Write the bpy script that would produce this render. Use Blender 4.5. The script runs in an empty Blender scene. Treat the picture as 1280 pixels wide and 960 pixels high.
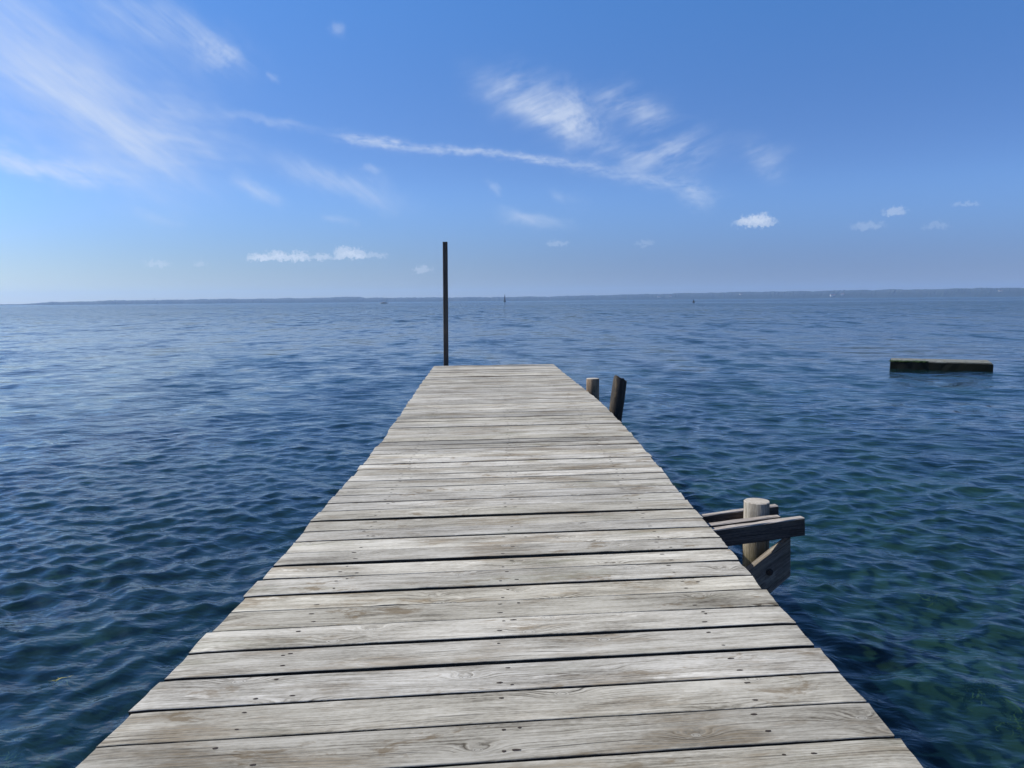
import bpy, bmesh, math, random
import numpy as np
from mathutils import Vector, Matrix

R = math.radians
rng = random.Random(7)
nrng = np.random.RandomState(11)
scene = bpy.context.scene
col = scene.collection

# ------------------------------------------------------------------ frame of the place
CAM_Z = 2.0            # camera above the water (z = 0)
DECK = 0.80            # top of the pier deck
PITCH, ROLL, FPX = R(5.95), R(0.49), 1000.0

def direction(px, py):
    dx, dy = (px - 640) / FPX, (480 - py) / FPX
    wx = dx * math.cos(ROLL) + dy * math.sin(ROLL)
    wy = -dx * math.sin(ROLL) + dy * math.cos(ROLL)
    c, s = math.cos(PITCH), math.sin(PITCH)
    return Vector((wx, c + wy * s, wy * c - s))

def at_z(px, py, z):
    d = direction(px, py)
    t = (z - CAM_Z) / d.z
    return Vector((d.x * t, d.y * t, z))

def at_y(px, py, y):
    d = direction(px, py)
    t = y / d.y
    return Vector((d.x * t, y, CAM_Z + d.z * t))

# ------------------------------------------------------------------ object helpers
def tag(o, label=None, cat=None, group=None, kind=None):
    if label: o['label'] = label
    if cat: o['category'] = cat
    if group: o['group'] = group
    if kind: o['kind'] = kind
    return o

def empty(name, loc=(0, 0, 0)):
    o = bpy.data.objects.new(name, None)
    col.objects.link(o)
    o.location = loc
    return o

def obj(name, bm, mats, parent=None, smooth=False):
    me = bpy.data.meshes.new(name)
    bm.normal_update()
    bm.to_mesh(me)
    bm.free()
    for m in (mats if isinstance(mats, (list, tuple)) else [mats]):
        me.materials.append(m)
    if smooth:
        for p in me.polygons: p.use_smooth = True
    o = bpy.data.objects.new(name, me)
    col.objects.link(o)
    if parent is not None:
        o.parent = parent
        o.matrix_parent_inverse = Matrix.Translation(parent.location).inverted()
    return o

def uvlayer(bm):
    return bm.loops.layers.uv.get('grain') or bm.loops.layers.uv.new('grain')

def beam(bm, p0, p1, wid, hgt, up=Vector((0, 0, 1)), chamfer=0.005, seed=0.0, end_cut=None, segs=10, wob=0.002, side_mat=0):
    """sawn timber from p0 to p1 (axis through the middle of the section), chamfered edges, slightly uneven"""
    uv = uvlayer(bm)
    r = random.Random(seed)
    p0, p1 = Vector(p0), Vector(p1)
    ax = (p1 - p0).normalized()
    sd = ax.cross(up).normalized()
    u = sd.cross(ax).normalized()
    L = (p1 - p0).length
    a, b, c = wid / 2, hgt / 2, chamfer
    prof = [(-a + c, -b), (a - c, -b), (a, -b + c), (a, b - c), (a - c, b), (-a + c, b), (-a, b - c), (-a, -b + c)]
    rings = []
    for i in range(segs + 1):
        t = i / segs
        ring = []
        for (x, y) in prof:
            j = Vector((r.uniform(-wob, wob), r.uniform(-wob, wob)))
            off = 0.0
            if end_cut and i == 0: off = end_cut[0] * y
            if end_cut and i == segs: off = end_cut[1] * y
            ring.append(bm.verts.new(p0 + ax * (L * t + off) + sd * (x + j.x) + u * (y + j.y)))
        rings.append(ring)
    per = [0]
    for k in range(8):
        q0, q1 = prof[k], prof[(k + 1) % 8]
        per.append(per[-1] + math.hypot(q1[0] - q0[0], q1[1] - q0[1]))
    for i in range(segs):
        for k in range(8):
            k2 = (k + 1) % 8
            f = bm.faces.new((rings[i][k], rings[i][k2], rings[i + 1][k2], rings[i + 1][k]))
            us = (L * i / segs, L * i / segs, L * (i + 1) / segs, L * (i + 1) / segs)
            vs = (per[k], per[k + 1], per[k + 1], per[k])
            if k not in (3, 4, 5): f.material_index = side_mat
            for lp, uu, vv in zip(f.loops, us, vs): lp[uv].uv = (uu + seed * 3.1, vv + seed * 1.7)
    for ring, rev in ((rings[0], True), (rings[-1], False)):
        f = bm.faces.new(list(reversed(ring)) if rev else ring)
        for lp, q in zip(f.loops, prof): lp[uv].uv = (q[0] * .3 + seed * 3, q[1] + seed)
    bmesh.ops.recalc_face_normals(bm, faces=bm.faces)

def log_post(bm, base, top, r0, r1, seed=0, sides=20, segs=14, rough=0.004, dome=0.006, notch=None, top_mat=0):
    """round driven pile: slightly oval and bumpy, domed or worn top, uv along the grain"""
    uv = uvlayer(bm)
    rr = random.Random(seed)
    base, top = Vector(base), Vector(top)
    ax = (top - base).normalized()
    sx = ax.cross(Vector((0, 1, 0))).normalized()
    sy = ax.cross(sx).normalized()
    L = (top - base).length
    ph = [rr.uniform(0, 6.28) for _ in range(4)]
    rings = []
    def rad(th, t):
        r = r0 + (r1 - r0) * t
        return r * (1 + .025 * math.sin(2 * th + ph[0]) + .015 * math.sin(3 * th + ph[1] + t * 3)) + rough * rr.uniform(-.5, .5)
    for i in range(segs + 1):
        t = i / segs
        ring = []
        for k in range(sides):
            th = 2 * math.pi * k / sides
            rd = rad(th, t)
            z = L * t
            if i == segs and notch: z += notch(th)
            ring.append(bm.verts.new(base + ax * z + sx * rd * math.cos(th) + sy * rd * math.sin(th)))
        rings.append(ring)
    # rounded shoulder, then cap
    for fr, dz in ((.95, .004), (.6, .004 + dome * .5)):
        ring = []
        for k in range(sides):
            th = 2 * math.pi * k / sides
            z = L + dz + (notch(th) * (1 if fr > .9 else .75) if notch else 0)
            rd = r1 * fr
            ring.append(bm.verts.new(base + ax * z + sx * rd * math.cos(th) + sy * rd * math.sin(th)))
        rings.append(ring)
    for i in range(len(rings) - 1):
        for k in range(sides):
            k2 = (k + 1) % sides
            f = bm.faces.new((rings[i][k], rings[i][k2], rings[i + 1][k2], rings[i + 1][k]))
            f.smooth = i < segs
            if i >= segs: f.material_index = top_mat
            z0, z1 = L * i / segs, L * (i + 1) / segs
            for lp, uu, vv in zip(f.loops, (z0, z0, z1, z1), (k, k + 1, k + 1, k)):
                lp[uv].uv = (uu + seed * 2.3, vv * 2 * math.pi * r0 / sides + seed * 1.1)
    c = bm.verts.new(base + ax * (L + .004 + dome + (notch(0) * .5 + notch(math.pi) * .5 if notch else 0)))
    for k in range(sides):
        f = bm.faces.new((rings[-1][k], rings[-1][(k + 1) % sides], c))
        f.material_index = top_mat
        for lp in f.loops: lp[uv].uv = (lp.vert.co.x * .6, lp.vert.co.y)
    bmesh.ops.recalc_face_normals(bm, faces=bm.faces)

# ------------------------------------------------------------------ node helper
class NT:
    def __init__(s, tree):
        s.t = tree; s.n = tree.nodes; s.l = tree.links
        s.n.clear()
    def node(s, typ, **kw):
        n = s.n.new(typ)
        for k, v in kw.items(): setattr(n, k, v)
        return n
    def set(s, sock, v):
        if isinstance(v, bpy.types.NodeSocket): s.l.new(v, sock)
        elif v is not None: sock.default_value = v
    def m(s, op, a, b=None, c=None, clamp=False):
        n = s.node('ShaderNodeMath', operation=op, use_clamp=clamp)
        s.set(n.inputs[0], a); s.set(n.inputs[1], b); s.set(n.inputs[2], c)
        return n.outputs[0]
    def v(s, op, a, b=None):
        n = s.node('ShaderNodeVectorMath', operation=op)
        s.set(n.inputs[0], a)
        if op == 'SCALE': s.set(n.inputs[3], b)
        else: s.set(n.inputs[1], b)
        return n.outputs['Value'] if op in ('LENGTH', 'DOT_PRODUCT') else n.outputs[0]
    def xyz(s, x=0.0, y=0.0, z=0.0):
        n = s.node('ShaderNodeCombineXYZ')
        s.set(n.inputs[0], x); s.set(n.inputs[1], y); s.set(n.inputs[2], z)
        return n.outputs[0]
    def sep(s, a):
        n = s.node('ShaderNodeSeparateXYZ'); s.set(n.inputs[0], a)
        return n.outputs
    def noise(s, vec, scale=1.0, detail=2.0, rough=.5, lac=2.0, dist=0.0, out='Fac', dims='3D'):
        n = s.node('ShaderNodeTexNoise', noise_dimensions=dims)
        s.set(n.inputs['Vector'], vec); s.set(n.inputs['Scale'], scale); s.set(n.inputs['Detail'], detail)
        s.set(n.inputs['Roughness'], rough); s.set(n.inputs['Lacunarity'], lac); s.set(n.inputs['Distortion'], dist)
        return n.outputs[out]
    def ss(s, a, lo, hi, o0=0.0, o1=1.0):
        n = s.node('ShaderNodeMapRange', interpolation_type='SMOOTHSTEP')
        s.set(n.inputs[0], a); s.set(n.inputs[1], lo); s.set(n.inputs[2], hi); s.set(n.inputs[3], o0); s.set(n.inputs[4], o1)
        return n.outputs[0]
    def lin(s, a, lo, hi, o0=0.0, o1=1.0):
        n = s.node('ShaderNodeMapRange'); n.clamp = True
        s.set(n.inputs[0], a); s.set(n.inputs[1], lo); s.set(n.inputs[2], hi); s.set(n.inputs[3], o0); s.set(n.inputs[4], o1)
        return n.outputs[0]
    def mix(s, f, a, b, blend='MIX'):
        n = s.node('ShaderNodeMix', data_type='RGBA', blend_type=blend)
        n.clamp_factor = True
        s.set(n.inputs[0], f)
        for k, c in ((6, a), (7, b)):
            if isinstance(c, (tuple, list)) and len(c) == 3: c = (*c, 1)
            s.set(n.inputs[k], c)
        return n.outputs[2]
    def mixv(s, f, a, b):
        n = s.node('ShaderNodeMix', data_type='VECTOR')
        s.set(n.inputs[0], f); s.set(n.inputs[4], a); s.set(n.inputs[5], b)
        return n.outputs[1]

def new_mat(name):
    m = bpy.data.materials.new(name)
    m.use_nodes = True
    return m, NT(m.node_tree)

# ------------------------------------------------------------------ timber
def wood_material(name, light, mid, dark, use_rnd=False, stain=(.21, .15, .08), stain_amt=.72, green=(.15, .15, .085), green_amt=.4,
                  knots=True, tone=1.0, rough=.85, wet_z=None, wet_col=(.018, .022, .012), crack_lo=.68):
    m, t = new_mat(name)
    out = t.node('ShaderNodeOutputMaterial')
    bs = t.node('ShaderNodeBsdfPrincipled')
    uvn = t.node('ShaderNodeUVMap', uv_map='grain').outputs[0]
    if use_rnd:
        rn = t.node('ShaderNodeAttribute', attribute_name='board').outputs['Vector']
        rx, ry, rz = t.sep(rn)
        off = t.v('MULTIPLY', rn, (43.0, 17.0, 0.0))
        vec = t.v('ADD', uvn, off)
        r1, r2, r3 = rx, ry, rz
    else:
        vec = uvn
        r1 = r2 = r3 = None
    vx, vy, _ = t.sep(vec)
    # slow wander of the grain along the board
    warp = t.noise(t.xyz(t.m('MULTIPLY', vx, 1.1), t.m('MULTIPLY', vy, 5.0)), 1, 2, .5)
    ring = t.m('ADD', vy, t.m('MULTIPLY', warp, .085))
    core = kmask = None
    if knots:
        sv = t.xyz(t.m('MULTIPLY', vx, 1 / .62), t.m('MULTIPLY', vy, 1 / .15))
        vo = t.node('ShaderNodeTexVoronoi', voronoi_dimensions='2D', feature='F1')
        t.set(vo.inputs['Vector'], sv); vo.inputs['Scale'].default_value = 1.0
        vo.inputs['Randomness'].default_value = .9
        d = t.v('SUBTRACT', sv, vo.outputs['Position'])
        wob = t.noise(vec, 30, 2, .5, out='Color')
        d = t.v('ADD', d, t.v('MULTIPLY', t.v('SUBTRACT', wob, (.5, .5, .5)), (.03, .10, 0)))
        dx, dy, _ = t.sep(d)
        keep = t.ss(t.sep(vo.outputs['Color'])[0], .34, .42)
        size = t.lin(t.sep(vo.outputs['Color'])[1], 0, 1, .55, 1.25)
        dx = t.m('DIVIDE', t.m('MULTIPLY', dx, .62), size)
        dy = t.m('DIVIDE', t.m('MULTIPLY', dy, .15), size)
        def gauss(sx_, sy_):
            e = t.m('ADD', t.m('POWER', t.m('ABSOLUTE', t.m('DIVIDE', dx, sx_)), 2.0), t.m('POWER', t.m('ABSOLUTE', t.m('DIVIDE', dy, sy_)), 2.0))
            return t.m('MULTIPLY', t.m('EXPONENT', t.m('MULTIPLY', e, -1.0)), keep)
        kmask = gauss(.10, .042)
        core = gauss(.026, .017)
        ring = t.m('ADD', ring, t.m('MULTIPLY', kmask, .045))
        flow = gauss(.16, .05)
    lines = t.m('SINE', t.m('MULTIPLY', ring, 2 * math.pi / .0125))
    lines = t.m('MULTIPLY', t.m('ADD', lines, 1.0), .5)
    lines2 = t.m('MULTIPLY', t.m('ADD', t.m('SINE', t.m('MULTIPLY', ring, 2 * math.pi / .0052)), 1.0), .5)
    fib = t.noise(t.xyz(t.m('MULTIPLY', vx, 5), t.m('MULTIPLY', ring, 170.0)), 1, 4, .62)
    streak = t.noise(t.xyz(t.m('MULTIPLY', vx, 1.3), t.m('MULTIPLY', ring, 38.0)), 1, 3, .6)
    blot = t.noise(t.xyz(t.m('MULTIPLY', vx, 2.4), t.m('MULTIPLY', vy, 7.0)), 1, 5, .6)
    linemod = t.ss(t.noise(t.xyz(t.m('MULTIPLY', vx, .9), t.m('MULTIPLY', vy, 9)), 1, 2), .42, .62)
    g = t.m('ADD', t.m('ADD', t.m('MULTIPLY', fib, .85), t.m('MULTIPLY', streak, .55)), -.205)
    g = t.m('SUBTRACT', g, t.m('MULTIPLY', t.m('MULTIPLY', t.m('POWER', lines, 3.0), linemod), .10))
    g = t.m('SUBTRACT', g, t.m('MULTIPLY', t.m('POWER', lines2, 3.0), .035))
    g = t.m('ADD', g, t.m('MULTIPLY', t.m('SUBTRACT', blot, .5), .68))
    spk = t.noise(t.xyz(t.m('MULTIPLY', vx, 45.0), t.m('MULTIPLY', vy, 120.0), 2.2), 1, 3, .6)
    g = t.m('ADD', g, t.m('MULTIPLY', t.m('SUBTRACT', spk, .5), .38))
    if knots:
        g = t.m('SUBTRACT', g, t.m('MULTIPLY', t.m('MULTIPLY', flow, t.m('POWER', lines, 2.0)), .10))
    cr = t.node('ShaderNodeValToRGB')
    cr.color_ramp.elements[0].position = .16; cr.color_ramp.elements[0].color = (*dark, 1)
    cr.color_ramp.elements[1].position = .66; cr.color_ramp.elements[1].color = (*light, 1)
    e = cr.color_ramp.elements.new(.44); e.color = (*mid, 1)
    t.set(cr.inputs[0], g)
    c = cr.outputs[0]
    # stains
    sn = t.noise(t.xyz(t.m('MULTIPLY', vx, 1.6), t.m('MULTIPLY', vy, 6.0), 3.3), 1, 5, .65, dist=.3)
    c = t.mix(t.m('MULTIPLY', t.ss(sn, .50, .66), stain_amt), c, t.mix(t.ss(fib, .35, .65), t.v('SCALE', c, .55), stain))
    gn = t.noise(t.xyz(t.m('MULTIPLY', vx, 1.1), t.m('MULTIPLY', vy, 4.0), 9.1), 1, 5, .65)
    c = t.mix(t.m('MULTIPLY', t.ss(gn, .56, .74), green_amt), c, green)
    bn = t.noise(t.xyz(t.m('MULTIPLY', vx, 4.0), t.m('MULTIPLY', vy, 9.0), 6.1), 1, 5, .7, dist=.4)
    bmask = t.m('MULTIPLY', t.ss(bn, .56, .66), t.ss(t.noise(t.xyz(vx, vy, 4.4), 1.4, 2), .42, .58))
    c = t.mix(t.m('MULTIPLY', bmask, stain_amt), c, t.v('SCALE', stain, .75) if False else tuple(q * .7 for q in stain))
    # pale worn scuffs
    wn = t.noise(t.xyz(t.m('MULTIPLY', vx, 3.2), t.m('MULTIPLY', vy, 11.0), 5.7), 1, 5, .7)
    c = t.mix(t.m('MULTIPLY', t.ss(wn, .60, .70), .65), c, tuple(min(.75, x * 1.28) for x in light))
    # fine checks (cracks along the grain)
    ck_ = crack_lo
    ck = t.noise(t.xyz(t.m('MULTIPLY', vx, 2.2), t.m('MULTIPLY', ring, 95.0), 1.9), 1, 2, .4)
    crack = t.ss(ck, ck_, ck_ + .06)
    c = t.mix(t.m('MULTIPLY', crack, .75), c, tuple(x * .3 for x in dark))
    if knots:
        c = t.mix(t.m('MULTIPLY', t.ss(core, .25, .55), t.m('MULTIPLY', t.ss(core, .96, .6), .55)), c, tuple(x * .75 for x in mid))
        kc = t.ss(core, .45, .62)
        rr = t.m('MULTIPLY', t.m('ADD', t.m('SINE', t.m('MULTIPLY', core, 22.0)), 1.0), .5)
        c = t.mix(t.m('MULTIPLY', kc, .6), c, t.mix(rr, tuple(x * .55 for x in mid), light))
    if use_rnd:
        br = t.lin(r3, 0, 1, .64, 1.14)
        c = t.mix(1.0, c, t.xyz(br, br, br), 'MULTIPLY')
        gp = t.node('ShaderNodeNewGeometry').outputs['Position']
        mac = t.lin(t.noise(t.v('MULTIPLY', gp, (1.3, 2.2, 1)), 1, 4, .6), .32, .68, .84, 1.12)
        c = t.mix(1.0, c, t.xyz(mac, mac, mac), 'MULTIPLY')
        warm = t.mix(r1, (1.02, 1.0, .915), (1.0, 1.0, .985))
        c = t.mix(1.0, c, warm, 'MULTIPLY')
    if tone != 1.0:
        c = t.v('SCALE', c, tone)
    if wet_z is not None:
        geo = t.node('ShaderNodeNewGeometry').outputs['Position']
        z = t.m('ADD', t.sep(geo)[2], t.m('MULTIPLY', t.m('SUBTRACT', blot, .5), .2))
        wet = t.ss(z, wet_z + .08, wet_z - .08)
        c = t.mix(t.m('MULTIPLY', wet, .85), c, wet_col)
        t.set(bs.inputs['Roughness'], t.lin(wet, 0, 1, rough, .45))
    else:
        bs.inputs['Roughness'].default_value = rough
    bs.inputs['Specular IOR Level'].default_value = .25
    t.set(bs.inputs['Base Color'], c)
    bp = t.node('ShaderNodeBump')
    bp.inputs['Strength'].default_value = .55; bp.inputs['Distance'].default_value = .004
    h = t.m('SUBTRACT', g, t.m('MULTIPLY', crack, .5))
    t.set(bp.inputs['Height'], h)
    t.l.new(bp.outputs[0], bs.inputs['Normal'])
    t.l.new(bs.outputs[0], out.inputs[0])
    return m

M_deck = wood_material('weathered_decking', (.50, .475, .422), (.345, .322, .275), (.09, .076, .055), use_rnd=True)
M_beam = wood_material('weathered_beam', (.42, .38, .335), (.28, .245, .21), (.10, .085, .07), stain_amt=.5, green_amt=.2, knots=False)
M_side = wood_material('shaded_brown_side', (.11, .083, .068), (.058, .044, .037), (.022, .018, .015), stain_amt=.5, green_amt=.2, knots=False)  # brown beam sides, made darker still by shade put into the colour
M_edge = wood_material('dark_board_edge', (.05, .042, .033), (.024, .02, .016), (.010, .008, .007), stain_amt=.3, green_amt=.3, knots=False)  # board sides and underside, much darker than the top face
M_brace = wood_material('grey_brace', (.20, .18, .155), (.12, .105, .09), (.045, .038, .032), stain_amt=.4, green_amt=.3, knots=False)
M_post = wood_material('brown_post', (.25, .185, .12), (.145, .10, .065), (.04, .03, .02), stain_amt=.7, stain=(.06, .05, .02), green_amt=.6, green=(.05, .055, .02), knots=False, wet_z=.62)
M_dark = wood_material('dark_wet_timber', (.055, .047, .038), (.026, .021, .017), (.010, .008, .007), stain_amt=.5, green_amt=.3, knots=False, wet_z=.16)
M_pile = wood_material('pale_pile_timber', (.33, .30, .245), (.21, .182, .14), (.065, .05, .036), stain_amt=.6, green_amt=.45, knots=False, wet_z=.55, wet_col=(.060, .052, .022), crack_lo=.62)
M_top = wood_material('cut_pile_end', (.46, .42, .35), (.36, .32, .26), (.17, .14, .11), stain_amt=.15, green_amt=.1, knots=False)
M_black = wood_material('tarred_timber', (.085, .07, .058), (.05, .041, .034), (.017, .014, .012), stain_amt=.3, green_amt=.2, knots=False, rough=.7)

def plain(name, c, rough=.6, metal=0.0, var=.3, scale=30.0):
    m, t = new_mat(name)
    out = t.node('ShaderNodeOutputMaterial'); bs = t.node('ShaderNodeBsdfPrincipled')
    tc = t.node('ShaderNodeTexCoord').outputs['Object']
    n = t.noise(tc, scale, 4, .6)
    t.set(bs.inputs['Base Color'], t.mix(n, tuple(x * (1 - var) for x in c), tuple(min(1, x * (1 + var)) for x in c)))
    bs.inputs['Roughness'].default_value = rough; bs.inputs['Metallic'].default_value = metal
    bs.inputs['Specular IOR Level'].default_value = .15
    t.l.new(bs.outputs[0], out.inputs[0])
    return m
M_nail = plain('rusty_nail', (.035, .026, .02), .7)
M_bolt = plain('rusty_bolt', (.05, .04, .034), .6, .3)

# ------------------------------------------------------------------ the pier
LEFT = [(89, 960), (109, 934.5), (125, 932), (164, 891), (200, 856.5), (236, 820), (257, 796), (287, 768), (320, 735), (348, 700), (372, 668), (393, 640), (427, 612),
        (453, 580), (480, 550), (491, 531), (507.5, 507.5), (521, 486), (534, 470), (542.5, 457.5)]
RIGHT = [(1155, 959), (1121, 925), (1087, 875.5), (1053, 839), (1026, 807), (993, 777), (978, 760), (952, 731.5), (923, 695.6), (895, 664), (860, 631), (820, 580), (800, 555),
         (775, 526), (755, 505), (735, 490), (712.5, 472.5), (692.5, 455)]
le = sorted((at_z(x, y, DECK) for x, y in LEFT), key=lambda p: p.y)
re_ = sorted((at_z(x, y, DECK) for x, y in RIGHT), key=lambda p: p.y)
LY, LX = [p.y for p in le], [p.x for p in le]
RY, RX = [p.y for p in re_], [p.x for p in re_]
PL, PR = np.polyfit(LY, LX, 4), np.polyfit(RY, RX, 4)
def edge(p, ys, xs, y):
    yc = min(max(y, ys[0] + .1), ys[-1])
    return .75 * float(np.polyval(p, yc)) + .25 * float(np.interp(yc, ys, xs))
def left_x(y): return edge(PL, LY, LX, y)
def right_x(y): return edge(PR, RY, RX, y)
print('residual', np.round(np.polyval(PL, LY) - LX, 3), np.round(np.polyval(PR, RY) - RX, 3))
print('edges', [(round(a, 2), round(b, 2)) for a, b in zip(LY, LX)], [(round(a, 2), round(b, 2)) for a, b in zip(RY, RX)])
SKEW = .097
THICK = .036

gaps_px = [954, 905, 865, 830, 799, 773.6]
gaps = [at_z(600, y, DECK) for y in gaps_px]
gaps = [p.y - SKEW * p.x for p in gaps]
g2 = [at_z(660, y, DECK) for y in (748.7, 730, 710.8, 694.7, 680, 666.6, 654.5, 642.4, 630.6)]
gaps += [p.y - SKEW * p.x for p in g2]
END = at_z(618, 456, DECK); END = END.y - SKEW * END.x
pitch = (gaps[-1] - gaps[0]) / (len(gaps) - 1)
n_more = round((END - gaps[-1]) / pitch)
step = (END - gaps[-1]) / n_more
for k in range(n_more): gaps.append(gaps[-1] + step)
gaps = [g + (rng.uniform(-.006, .006) if 15 < i < len(gaps) - 1 else 0) for i, g in enumerate(gaps)]
while gaps[0] > -1.6: gaps.insert(0, gaps[0] - pitch + rng.uniform(-.006, .006))
print('pitch', pitch, 'planks', len(gaps) - 1)

pier = empty('pier', (0, 7.0, 0))
tag(pier, 'long weathered grey wooden pier of cross planks reaching out over the water', 'pier')

def build_deck():
    bm = bmesh.new()
    uv = uvlayer(bm)
    lay = bm.verts.layers.float_vector.new('board')
    SEG = 40
    for i in range(len(gaps) - 1):
        big = rng.random() < .16
        gw0 = rng.uniform(.0035, .008) + (.006 if big else 0)
        gw1 = rng.uniform(.0045, .007)
        if 0 < gaps[i] < 4.6: gw0 += .0025
        y0, y1 = gaps[i] + gw0, gaps[i + 1] - gw1
        w = y1 - y0
        jl = rng.uniform(-.010, .010); jr = rng.uniform(-.007, .007)
        dz = rng.uniform(-.002, .0015); tilt = rng.uniform(-.017, .017); sk = SKEW + rng.uniform(-.0018, .0018)
        bow = rng.uniform(-.004, .004); cup = rng.uniform(-.0025, .0015)
        twist = rng.uniform(-.012, .012)
        col_r = (rng.random(), rng.random(), min(1, max(0, rng.gauss(.55, .28))))
        c = .0025
        ym = (y0 + y1) / 2
        yl, yr = ym + sk * left_x(ym), ym + sk * right_x(ym)
        xl0, xr0 = left_x(yl) + jl, right_x(yr) + jr
        sl_ = (left_x(yl + .45) - left_x(yl - .45)) / .9 + rng.uniform(-.05, .05)
        sr_ = (right_x(yr + .45) - right_x(yr - .45)) / .9 + rng.uniform(-.05, .05)
        prof = [(0, -THICK), (0, -c), (c * .45, -c * .3), (c * 1.3, 0), (w * .28, 0), (w * .5, 0), (w * .72, 0), (w - c * 1.3, 0), (w - c * .45, -c * .3), (w, -c), (w, -THICK)]
        p1, p2, p3 = (rng.uniform(0, 6.28) for _ in range(3))
        chip = (rng.uniform(.1, .9), rng.uniform(.006, .013)) if rng.random() < .4 else None
        rows = []
        for s in range(SEG + 1):
            u = s / SEG
            e0 = .0011 * math.sin(u * 9 + p1) + .0007 * math.sin(u * 31 + p2) + rng.uniform(-.0006, .0006)
            e1 = .0011 * math.sin(u * 8 + p3) + .0007 * math.sin(u * 27 + p1) + rng.uniform(-.0006, .0006)
            if chip and abs(u - chip[0]) < .02: e0 += chip[1] * rng.uniform(.4, 1)
            row = []
            for (v, z) in prof:
                f = v / w
                yc = y0 + v + e0 * (1 - f) - e1 * f
                # ends follow the edge of the pier
                xl = xl0 + sl_ * (v - w / 2) + (.0025 * rng.uniform(-1, 1) if s == 0 else 0)
                xr = xr0 + sr_ * (v - w / 2) + (.0025 * rng.uniform(-1, 1) if s == SEG else 0)
                x = xl + (xr - xl) * u
                zz = DECK + dz + z + tilt * (v - w / 2) + twist * (v - w / 2) * (u - .5) * 2 + bow * 4 * u * (1 - u) + cup * (1 - (2 * f - 1) ** 2)
                if s in (0, SEG) and z > -.02: zz -= .002
                vert = bm.verts.new((x, yc + sk * x, zz))
                vert[lay] = col_r
                row.append((vert, x, v))
            rows.append(row)
        P = len(prof)
        for s in range(SEG):
            for k in range(P):
                k2 = (k + 1) % P
                q = (rows[s][k], rows[s][k2], rows[s + 1][k2], rows[s + 1][k])
                f = bm.faces.new([a[0] for a in reversed(q)])
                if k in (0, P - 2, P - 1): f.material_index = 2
                for lp, a in zip(f.loops, reversed(q)): lp[uv].uv = (a[1], a[2] + (0 if a[0].co.z > DECK - .02 else -.03))
        for row in (rows[0], rows[-1]):
            f = bm.faces.new([a[0] for a in row])
            for lp, a in zip(f.loops, row): lp[uv].uv = (a[1] * .2, a[2])
        # nails: two over each of three bearers, a few extra old holes
        xl, xr = left_x(y0 + sk * -1), right_x(y0 + sk)
        for fr in (.16, .50, .845):
            for v in (.24, .76):
                if rng.random() < .12: continue
                for extra in range(2 if rng.random() < .25 else 1):
                    x = xl + (xr - xl) * (fr + rng.uniform(-.012, .012)) + extra * rng.uniform(.02, .09)
                    vv = w * (v + rng.uniform(-.08, .08))
                    rx_, ry_ = rng.uniform(.006, .013), rng.uniform(.0035, .0055)
                    u = (x - xl) / (xr - xl)
                    f0 = vv / w
                    zz = DECK + dz + tilt * (vv - w / 2) + twist * (vv - w / 2) * (u - .5) * 2 + bow * 4 * u * (1 - u) + cup * (1 - (2 * f0 - 1) ** 2) + .0009
                    vs = []
                    for q in range(9):
                        a = q / 9 * 6.283
                        k = rng.uniform(.75, 1.15)
                        px_, py_ = x + rx_ * k * math.cos(a), vv + ry_ * k * math.sin(a)
                        nv = bm.verts.new((px_, y0 + py_ + sk * px_, zz)); nv[lay] = col_r
                        vs.append(nv)
                    f = bm.faces.new(vs); f.material_index = 1
    bmesh.ops.recalc_face_normals(bm, faces=bm.faces)
    return obj('decking', bm, [M_deck, M_nail, M_edge], pier)
build_deck()

# bearers running under the deck, cross heads and the hidden piles that carry them
for fr in (.16, .50, .845):
    bm = bmesh.new()
    ys = np.linspace(-1.3, gaps[-1] - .25, 7)
    pts = [Vector((left_x(y) + (right_x(y) - left_x(y)) * fr, y, DECK - THICK - .078)) for y in ys]
    for a, b in zip(pts[:-1], pts[1:]): beam(bm, a, b + (b - a).normalized() * .02 * 0, .06, .145, seed=fr * 10 + a.y)
    obj('bearer', bm, M_dark, pier)
for y in (1.0, 7.3, 10.2, 13.2):
    bm = bmesh.new()
    beam(bm, (left_x(y) + .10, y - .09, DECK - .26), (right_x(y) - .12, y + .09, DECK - .26), .07, .14, seed=y)
    obj('cross_head', bm, M_dark, pier)
    for fr in (.1, .86):
        x = left_x(y) + (right_x(y) - left_x(y)) * fr
        bm = bmesh.new()
        log_post(bm, (x, y + .12, -1.7), (x, y + .12, DECK - .2), .075, .07, seed=int(y * 10 + fr * 7))
        obj('pile', bm, [M_dark], pier)

# the outrigger at the right: pile clamped between cross beams, with a diagonal brace
def line_beam(name, in_px, out_px, y_in, y_out, wid, hgt, mat, extra_in=.5, seed=1.0):
    a, b = at_y(*in_px, y_in), at_y(*out_px, y_out)      # top front edge, where seen
    ax = (b - a).normalized()
    a = a - ax * extra_in
    sd = ax.cross(Vector((0, 0, 1))).normalized()        # points to the camera side for +x axis
    upv = sd.cross(ax).normalized()
    off = -sd * wid / 2 - upv * hgt / 2
    bm = bmesh.new()
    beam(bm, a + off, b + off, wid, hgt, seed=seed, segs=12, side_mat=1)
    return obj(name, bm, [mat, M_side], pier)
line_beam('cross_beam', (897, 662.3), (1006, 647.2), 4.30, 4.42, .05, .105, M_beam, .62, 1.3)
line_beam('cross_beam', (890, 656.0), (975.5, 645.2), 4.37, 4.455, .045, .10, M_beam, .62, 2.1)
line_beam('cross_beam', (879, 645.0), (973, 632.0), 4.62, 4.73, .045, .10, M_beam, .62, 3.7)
pc = at_y(946, 626.8, 4.575)
bm = bmesh.new()
log_post(bm, (pc.x + .01, pc.y, -1.7), (pc.x, pc.y, pc.z), .078, .074, seed=5, sides=28, top_mat=1, dome=.003)
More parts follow.
